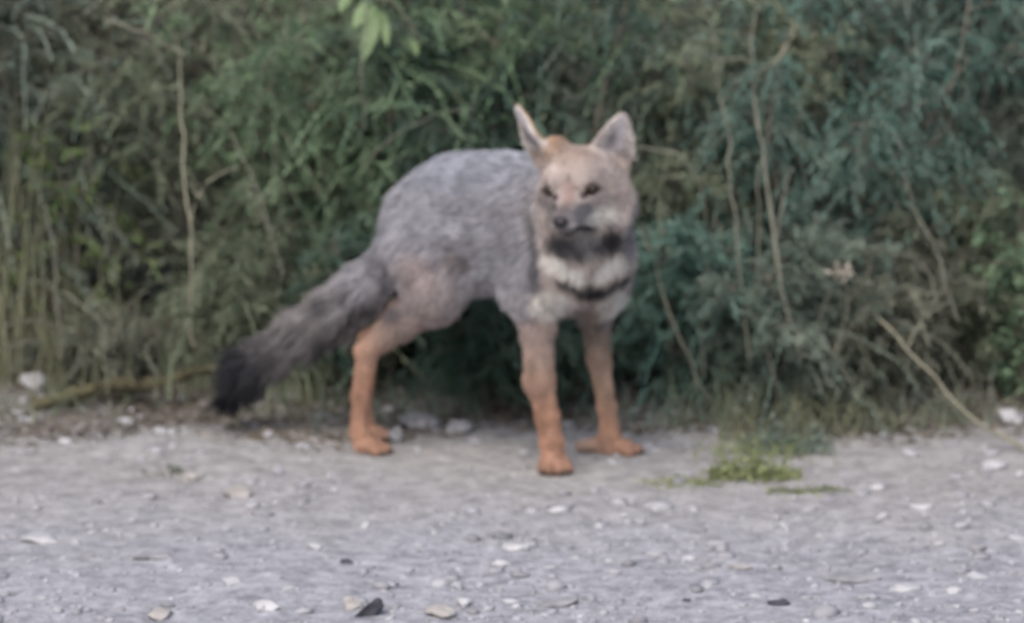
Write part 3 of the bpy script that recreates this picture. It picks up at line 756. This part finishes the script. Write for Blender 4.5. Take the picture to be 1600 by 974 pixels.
ball(at(868, 232, -.06), .016, 0.02, colr=(.38,.25,.16), flow=hb, hl=.005)
bone(hd(0, .038, -.014), hd(0, .100, -.028), .0235, .0125, 0.022, TAN, hb, .0030, Uh, 0.85)
bone(hd(0, .020, -.036), hd(0, .088, -.042), .020, .0085, 0.012, WHITE, hb, .004)
for s in (-1, 1):
    bone(hd(s * .010, .060, -.031), hd(s * .008, .096, -.033), .0125, .0095, 0.008, GREYD, hb, .0028)
ball(hd(0, .108, -.027), .0085, 0.006, colr=BLACK, flow=hb, hl=.0005)
# throat / neck below the head
bone(hd(0, -.02, -.03), at(915, 400, .0), .052, .058, 0.03, TAN, dn, .011)
EYES = [hd(-.0335, .039, .001), hd(.0285, .043, .001)]
for e_ in EYES: ball(e_ + Fh * .006, .0085, 0.008, sub=True)
# mouth slit
def mouth(g):
    q = (g - HC) @ AX.T
    zl = -.0400 - .0010 * np.abs(q[..., 0] / .02) ** 2
    return np.maximum(np.abs(q[..., 2] - zl) - .0012, np.maximum(.045 - q[..., 1], q[..., 1] - .2))
apply(mouth, HC - .13, HC + .13, .003, sub=True)

# ears
EARS = []
def ear(B, T, w0, Nf, curl, colr_back):
    ax = T - B; L = np.linalg.norm(ax); v = ax / L
    n = unit(Nf - v * (Nf @ v)); u = np.cross(n, v)
    def fn(g):
        q = g - B; a = (q @ v) / L; b_ = q @ u; c = q @ n
        W = w0 * np.clip(1 - a, 0.0, 1) ** 0.52 * np.clip(0.75 + 1.0 * (a + .1), .7, 1.0)
        cs = curl * (b_ / w0) ** 2 * 1.0 - 0.012 * np.clip(1 - a * 2.0, 0, 1) + 0.006 * a * a
        t = .0026 + .0012 * np.clip(1 - a, 0, 1)
        return np.maximum.reduce([np.abs(c - cs) - t, (np.abs(b_) - W), (-.35 - a) * L, (a - 1) * L]) * .9
    R = w0 + .02
    apply(fn, np.minimum(B - ax * .35, T) - R, np.maximum(B, T) + R, .008)
    EARS.append((B, T, u, v, n, L, w0, colr_back, curl))
ear(at(953, 250, -.055), at(973, 177, -.055), .0345, CB * .9 + CR * .15, .014, (0.34, 0.26, 0.22))
ear(at(850, 250, -.050), at(814, 164, -.035), .0270, CB * .42 - CR * .90, .014, (0.42, 0.27, 0.17))

# surface nets ---------------------------------------------------------
def surface_nets(S):
    ins = S < 0
    cell = np.zeros(np.array(S.shape) - 1, np.int8)
    for dx in (0, 1):
        for dy in (0, 1):
            for dz in (0, 1):
                cell += ins[dx:S.shape[0] - 1 + dx, dy:S.shape[1] - 1 + dy, dz:S.shape[2] - 1 + dz]
    act = (cell > 0) & (cell < 8)
    ids = -np.ones(cell.shape, np.int64); c = np.argwhere(act); ids[act] = np.arange(len(c))
    acc = np.zeros((len(c), 3)); cnt = np.zeros(len(c))
    corners = [(x, y, z) for x in (0, 1) for y in (0, 1) for z in (0, 1)]
    for i, a in enumerate(corners):
        for b in corners[i + 1:]:
            if sum(abs(p - q) for p, q in zip(a, b)) != 1: continue
            a_, b_ = np.array(a), np.array(b)
            sa = S[tuple((c + a_).T)]; sb = S[tuple((c + b_).T)]
            m = (sa < 0) != (sb < 0); t = sa[m] / (sa[m] - sb[m])
            acc[m] += a_ + t[:, None] * (b_ - a_); cnt[m] += 1
    V = lo + (c + acc / cnt[:, None]) * H
    Fs = []
    for ax in range(3):
        o1, o2 = [(1, 2), (2, 0), (0, 1)][ax]
        sl0 = [slice(None)] * 3; sl1 = [slice(None)] * 3; sl0[ax] = slice(0, -1); sl1[ax] = slice(1, None)
        A, B = ins[tuple(sl0)], ins[tuple(sl1)]
        e = np.argwhere(A != B); e = e[(e[:, o1] > 0) & (e[:, o2] > 0) & (e[:, o1] < S.shape[o1] - 1) & (e[:, o2] < S.shape[o2] - 1)]
        flip = A[tuple(e.T)]
        q = []
        for da, db in ((1, 1), (0, 1), (0, 0), (1, 0)):
            k = e.copy(); k[:, o1] -= da; k[:, o2] -= db; q.append(ids[tuple(k.T)])
        q = np.stack(q, -1); q[~flip] = q[~flip][:, ::-1]; Fs.append(q)
    return V, np.concatenate(Fs)
V, F = surface_nets(SDF)
def sample_grad(P):
    g = (P - lo) / H; i = np.clip(np.round(g).astype(int), 1, dims - 2)
    G = np.stack([SDF[i[:, 0] + 1, i[:, 1], i[:, 2]] - SDF[i[:, 0] - 1, i[:, 1], i[:, 2]],
                  SDF[i[:, 0], i[:, 1] + 1, i[:, 2]] - SDF[i[:, 0], i[:, 1] - 1, i[:, 2]],
                  SDF[i[:, 0], i[:, 1], i[:, 2] + 1] - SDF[i[:, 0], i[:, 1], i[:, 2] - 1]], -1)
    return unit(G)
# keep the biggest island only, light smoothing
E = np.concatenate([F[:, [0, 1]], F[:, [1, 2]], F[:, [2, 3]], F[:, [3, 0]]])
for _ in range(3):
    acc = np.zeros_like(V); cnt = np.zeros(len(V))
    np.add.at(acc, E[:, 0], V[E[:, 1]]); np.add.at(acc, E[:, 1], V[E[:, 0]]); np.add.at(cnt, E[:, 0], 1); np.add.at(cnt, E[:, 1], 1)
    V = V * 0.5 + 0.5 * acc / cnt[:, None]

# coat: blended bone colours, then marks
SPOTS = []   # centre, radii (3 in head/world axes), colour, axes
def mark(c, r3, colr, axes=None, hard=1.0): SPOTS.append((np.array(c), np.array(r3, float), np.array(colr), np.eye(3) if axes is None else axes, hard))
CAMAX = np.stack([CR, CF, CU])
# body marks
mark(at(700, 250, .12), (.16, .10, .035), (0.33, 0.345, 0.39))                 # bluish saddle
mark(at(652, 435, .05), (.030, .05, .030), (0.36, 0.285, 0.285))                # pinkish thigh patch
mark(at(715, 415, .05), (.022, .05, .016), (0.19, 0.165, 0.165), hard=.6)                  # brown flank spot
#               # dusky back of thigh
mark(at(797, 385, .03), (.010, .07, .055), (0.30, 0.295, 0.32), hard=.7)                  # pale shoulder streak
mark(at(770, 462, .08), (.05, .10, .02), (0.37, 0.355, 0.37))                    # belly
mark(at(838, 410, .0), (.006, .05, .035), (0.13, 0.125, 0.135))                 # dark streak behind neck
# neck and chest marks, with the painted chin shadow
def cm(px_, py_, Y, rx, ry, ang, colr, hard=2.5, rd=.07):
    a = rad(ang); A = np.stack([CR * math.cos(a) + CU * math.sin(a), CF, CU * math.cos(a) - CR * math.sin(a)])
    mark(at(px_, py_, Y), (rx / 1142, rd, ry / 1142), colr, A, hard)
cm(914, 378, -.06, 32, 22, 0, (0.30, 0.285, 0.27), 1.2)
cm(876, 378, -.08, 24, 19, -15, (0.06, 0.058, 0.062), 1.3)  # shadow under the chin, painted into the coat
cm(900, 386, -.07, 16, 10, -15, (0.11, 0.105, 0.11), 1)  # painted chin shadow running on to the right
cm(952, 372, -.05, 20, 20, 25, (0.045, 0.043, 0.045), 1.1)
cm(935, 384, -.05, 16, 9, -20, (0.10, 0.098, 0.10), 1)
cm(873, 409, -.03, 34, 12, -28, WHITE, 1.8)
cm(900, 424, -.03, 20, 12, -25, WHITE, 1.8)
cm(954, 411, -.02, 38, 14, 32, WHITE, 1.8)
cm(924, 449, -.02, 32, 13, 0, (0.02, 0.02, 0.024), 2.2)
cm(960, 438, .0, 32, 9, 35, (0.035, 0.035, 0.04), 2)
cm(888, 440, -.02, 26, 8, -30, (0.06, 0.058, 0.06), 1.6)
cm(866, 470, .0, 31, 24, 0, (0.76, 0.71, 0.64), 1.8)
cm(962, 468, .02, 27, 30, 20, (0.76, 0.71, 0.64), 1.8)
cm(912, 482, .02, 24, 14, 0, (0.25, 0.22, 0.215), 1)
cm(984, 345, -.03, 14, 60, 0, (0.26, 0.245, 0.255), 1)
cm(925, 490, .05, 12, 50, 0, (0.27, 0.22, 0.18), 1)
cm(598, 425, .10, 16, 50, 20, (0.10, 0.098, 0.105), .6)
cm(612, 490, .08, 34, 16, -10, (0.11, 0.10, 0.105), .6)
cm(545, 500, .18, 60, 16, 35, (0.10, 0.095, 0.10), .6)
for x_, y_, r_ in [(520, 470, 14), (556, 452, 10), (490, 500, 9), (535, 520, 15), (470, 520, 12), (500, 540, 12), (448, 540, 13), (580, 470, 12)]:
    cm(x_, y_, .2, r_, r_ * .7, 35, (0.095, 0.09, 0.095), .8)
# face marks
for s in (-1, 1):
    mark(hd(s * .026, .043, .022), (.017, .03, .009), (0.48, 0.40, 0.37), AX, .6)   # pale brows
    mark((EYES[0] if s < 0 else EYES[1]) - Uh * .001, (.0140, .03, .0052), (0.03, 0.024, 0.026), AX, 1.6)    # eye rims
    mark(hd(s * .020, .052, -.004), (.007, .02, .0045), (0.07, 0.05, 0.05), AX, 2)   # tear line
    mark(hd(s * .020, .072, -.022), (.012, .03, .010), (0.115, 0.105, 0.11), AX)   # grey muzzle sides
    if s > 0: mark(hd(.034, .045, -.029), (.021, .035, .0095), (0.52, 0.49, 0.45), AX, 1.2)  # white cheek
    else: mark(hd(-.030, .055, -.030), (.011, .035, .009), (0.42, 0.38, 0.37), AX, 1)
    mark(hd(s * .040, .035, -.014), (.018, .03, .009), (0.25, 0.22, 0.215), AX, .8)
    mark(hd(s * .012, .098, -.034), (.007, .02, .005), (0.42, 0.38, 0.36), AX, 2)
mark(hd(0, .055, -.001), (.009, .04, .018), (0.35, 0.245, 0.22), AX, .7)            # rufous bridge
mark(hd(0, .088, -.016), (.010, .02, .007), (0.16, 0.13, 0.13), AX)
mark(hd(0, .088, -.050), (.022, .03, .007), (0.05, 0.05, 0.055), AX, 2)           # dark chin with its shadow painted in
mark(hd(.016, .082, -.0405), (.011, .02, .0022), (0.08, 0.075, 0.075), AX, 1)           # lip line
mark(hd(0, .020, .044), (.030, .03, .016), (0.36, 0.28, 0.24), AX, .7)
cm(903, 336, -.13, 27, 11, 12, (0.17, 0.16, 0.165), 1)
cm(938, 340, -.10, 27, 9, 8, (0.68, 0.65, 0.60), 1.3)
cm(916, 356, -.12, 17, 4, 5, (0.06, 0.055, 0.06), 1.2)
cm(915, 369, -.10, 18, 7, 0, (0.36, 0.34, 0.33), 1)
cm(660, 440, .05, 42, 30, -30, (0.42, 0.365, 0.355), .5)
cm(645, 505, .07, 40, 14, 35, (0.31, 0.25, 0.23), .6)
cm(838, 380, .0, 5, 50, 4, (0.15, 0.147, 0.16), .8)

def coat(P, Nn):
    W = np.zeros(len(P)); C = np.zeros((len(P), 3)); Fl = np.zeros((len(P), 3)); HL = np.zeros(len(P))
    for a, b_, r0, r1, cc, fl, hl in BONES:
        ab = b_ - a; p = P - a; h = np.clip((p @ ab) / (ab @ ab), 0, 1); d = np.linalg.norm(p - h[:, None] * ab, axis=1) - (r0 + (r1 - r0) * h)
        w = np.exp(-np.clip(np.abs(d), 0, .1) / 0.007)
        W += w; C += w[:, None] * np.array(cc); Fl += w[:, None] * fl; HL += w * hl
    W += 1e-12; C /= W[:, None]; HL /= W
    # ears override
    for B, T, u, v, n, L, w0, cb_, curl in EARS:
        q = P - B; a = (q @ v) / L; b_ = q @ u; c = q @ n
        m = (a > .05) & (a < 1.1) & (np.abs(b_) < w0 * 1.1) & (np.abs(c - curl * (b_ / w0) ** 2) < .016)
        inside = (Nn @ n) > 0.05
        edge = np.clip((np.abs(b_) / (w0 * np.clip(1 - a, .02, 1) ** .62) - .45) / .3, 0, 1)
        ci = np.array((0.64, 0.60, 0.62)) * (1 - edge[:, None]) + np.array((0.66, 0.60, 0.56)) * edge[:, None]
        dk = np.exp(-(((b_ - .006) / .007) ** 2 + ((a - .45) / .22) ** 2)); ci = ci * (1 - .65 * dk[:, None])
        cc = np.where(inside[:, None], ci, np.array(cb_))
        w = (m * np.clip((a - .05) / .2, 0, 1))[:, None]
        C = C * (1 - w) + cc * w; Fl = Fl * (1 - w) + (v - .2 * n) * 5 * w; HL = HL * (1 - w[:, 0]) + .005 * w[:, 0]
    jit = (fbm(P * 90, 2) - 0.5)
    for c, r3, cc, A, hard in SPOTS:
        d = np.linalg.norm(((P - c) @ A.T) / r3, axis=1) + jit * 0.5
        w = (1 / (1 + np.exp((d - 1) * 6 * hard)))[:, None]
        C = C * (1 - w) + cc * w
    # marbling
    C = C * (0.64 + 0.72 * fbm(P * [75, 75, 48] + 3, 3))[:, None] * (0.88 + 0.24 * fbm(P * 17 + 9, 2))[:, None]
    return C, Fl, HL
Nv = sample_grad(V)
C, Fl, HL = coat(V, Nv)
mb, nt, b = new_mat('fox_skin_coat', 0.95, 0.1)
at_ = nt.nodes.new('ShaderNodeAttribute'); at_.attribute_name = 'coat'; nt.links.new(at_.outputs['Color'], b.inputs['Base Color'])
fox = empty('fox', (at(760, 700, .08)[0], .08, 0.0))
tag(fox, 'grey fox with orange legs and black tipped tail standing on the gravel looking back', 'fox')
body = mesh_obj('body', V, F, mb, fox, smooth=True)
ca_ = body.data.color_attributes.new('coat', 'FLOAT_COLOR', 'POINT')
ca_.data.foreach_set('color', np.concatenate([C * 0.72, np.ones((len(C), 1))], 1).astype(np.float32).ravel())

# eyes, nose, claws
me_, nt, b = new_mat('eye_wet', 0.3, 0.35); b.inputs['Base Color'].default_value = (0.028, 0.017, 0.012, 1)
q, Fi = IC3
for e_ in EYES: mesh_obj('eye', q * .0075 + e_ + Fh * .0012, Fi, me_, fox, smooth=True)
mn, nt, b = new_mat('nose_leather', 0.42, 0.4); b.inputs['Base Color'].default_value = (0.018, 0.017, 0.02, 1)
qn = q * np.array([.0100, .0075, .0078]); qn[:, 0] *= 1 + qn[:, 2] * 22
mesh_obj('nose', hd(0, .1125, -.0255) + qn @ AX, Fi, mn, fox, smooth=True)
mc, nt, b = new_mat('claw', 0.5, 0.4); b.inputs['Base Color'].default_value = (0.05, 0.04, 0.035, 1)
for a, b_ in CLAWS:
    P = np.linspace(a, b_, 5); P[:, 2] += np.array([0, .0012, .0016, .001, 0]); P[:, 2] = np.maximum(P[:, 2], .0008)
    Vc, Fc = tubes(P[None], np.array([[.0021, .002, .0016, .001, .0003]]), 6); mesh_obj('claw', Vc, Fc, mc, fox, smooth=True)

# fur -----------------------------------------------------------------
def make_fur():
    rs = np.random.RandomState(11)
    T = np.concatenate([F[:, [0, 1, 2]], F[:, [0, 2, 3]]])
    A = 0.5 * np.linalg.norm(np.cross(V[T[:, 1]] - V[T[:, 0]], V[T[:, 2]] - V[T[:, 0]]), axis=1)
    dens = A * (1 / np.clip(HL[T[:, 0]], .005, .03)) ** 0.7
    N = 260000
    ti = rs.choice(len(T), N, p=dens / dens.sum())
    u = rs.rand(N, 2); fl = u.sum(1) > 1; u[fl] = 1 - u[fl]
    t = T[ti]; P = V[t[:, 0]] * (1 - u.sum(1))[:, None] + V[t[:, 1]] * u[:, :1] + V[t[:, 2]] * u[:, 1:]
    n = sample_grad(P); c, f, L = coat(P, n)
    ok = np.ones(N, bool)
    for e_ in EYES:
        q = (P - e_) @ AX.T
        ok &= ~(((q[:, 0] / .0125) ** 2 + (q[:, 2] / .0055) ** 2 < 1) & (q[:, 1] > -.004))
    ok &= np.linalg.norm(P - hd(0, .112, -.026), axis=1) > .0115
    P, n, c, f, L = P[ok], n[ok], c[ok], f[ok], L[ok]; N = len(P)
    f = f - n * np.sum(f * n, 1)[:, None]; f = unit(f)
    nl = fbm(P * 55, 2)[:, None]; cl = np.stack([vnoise(P * 70 + 9), vnoise(P * 70 + 31), vnoise(P * 70 + 57)], -1) - .5
    d = unit(f + n * (0.38 + 0.25 * rs.rand(N, 1)) + cl * 0.75 + rs.normal(size=(N, 3)) * .13)
    L = L * rs.uniform(.65, 1.25, N) * (0.7 + 0.6 * nl[:, 0])
    s = np.linspace(0, 1, 5)
    Q = P[:, None] - n[:, None] * .001 + d[:, None] * (L[:, None] * s)[..., None] + (f * .25 + np.array([0, 0, -.12]))[:, None] * (L[:, None] * s ** 2)[..., None]
    Q[..., 2] = np.maximum(Q[..., 2], .001)
    cd = bpy.data.hair_curves.new('fur')
    cd.add_curves([5] * N)
    off = np.array(fox.location)
    cd.attributes['position'].data.foreach_set('vector', (Q - off).astype(np.float32).ravel())
    ra = cd.attributes.get('radius') or cd.attributes.new('radius', 'FLOAT', 'POINT')
    base_r = np.clip(L * .028, .00022, .00050)[:, None] * np.array([1, 1, .85, .6, .2])
    ra.data.foreach_set('value', base_r.astype(np.float32).ravel())
    # grizzled hairs: pale bands and dark tips on the grey coat, plain on legs
    lum = c.mean(1); sat = (c.max(1) - c.min(1)) / (c.max(1) + 1e-6)
    griz = np.clip(1 - sat * 1.3, 0.38, 1)[:, None]
    k = rs.rand(N, 1)
    mul = np.where(k < .22, .42, np.where(k > .74, 1.55, 1.0)) * rs.uniform(.85, 1.15, (N, 1))
    cc = c * (1 + (mul - 1) * griz)
    tip = np.where(rs.rand(N, 1) < .35, .55, 1.1); band = np.array([.8, .95, 1.1, 1.1, 1])[None, :, None]
    CC = cc[:, None] * band; CC[:, 4] *= 1 + (tip - 1) * griz; CC[:, 3] *= 1 + (tip - 1) * griz * .5
    at2 = cd.attributes.new('coat', 'FLOAT_COLOR', 'POINT')
    at2.data.foreach_set('color', np.concatenate([np.clip(CC, 0, .85), np.ones((N, 5, 1))], -1).astype(np.float32).ravel())
    m, nt, b = new_mat('fox_fur', 0.75, 0.15)
    a_ = nt.nodes.new('ShaderNodeAttribute'); a_.attribute_name = 'coat'; nt.links.new(a_.outputs['Color'], b.inputs['Base Color'])
    cd.materials.append(m)
    o = bpy.data.objects.new('fur', cd); col.objects.link(o); o.parent = fox
make_fur()
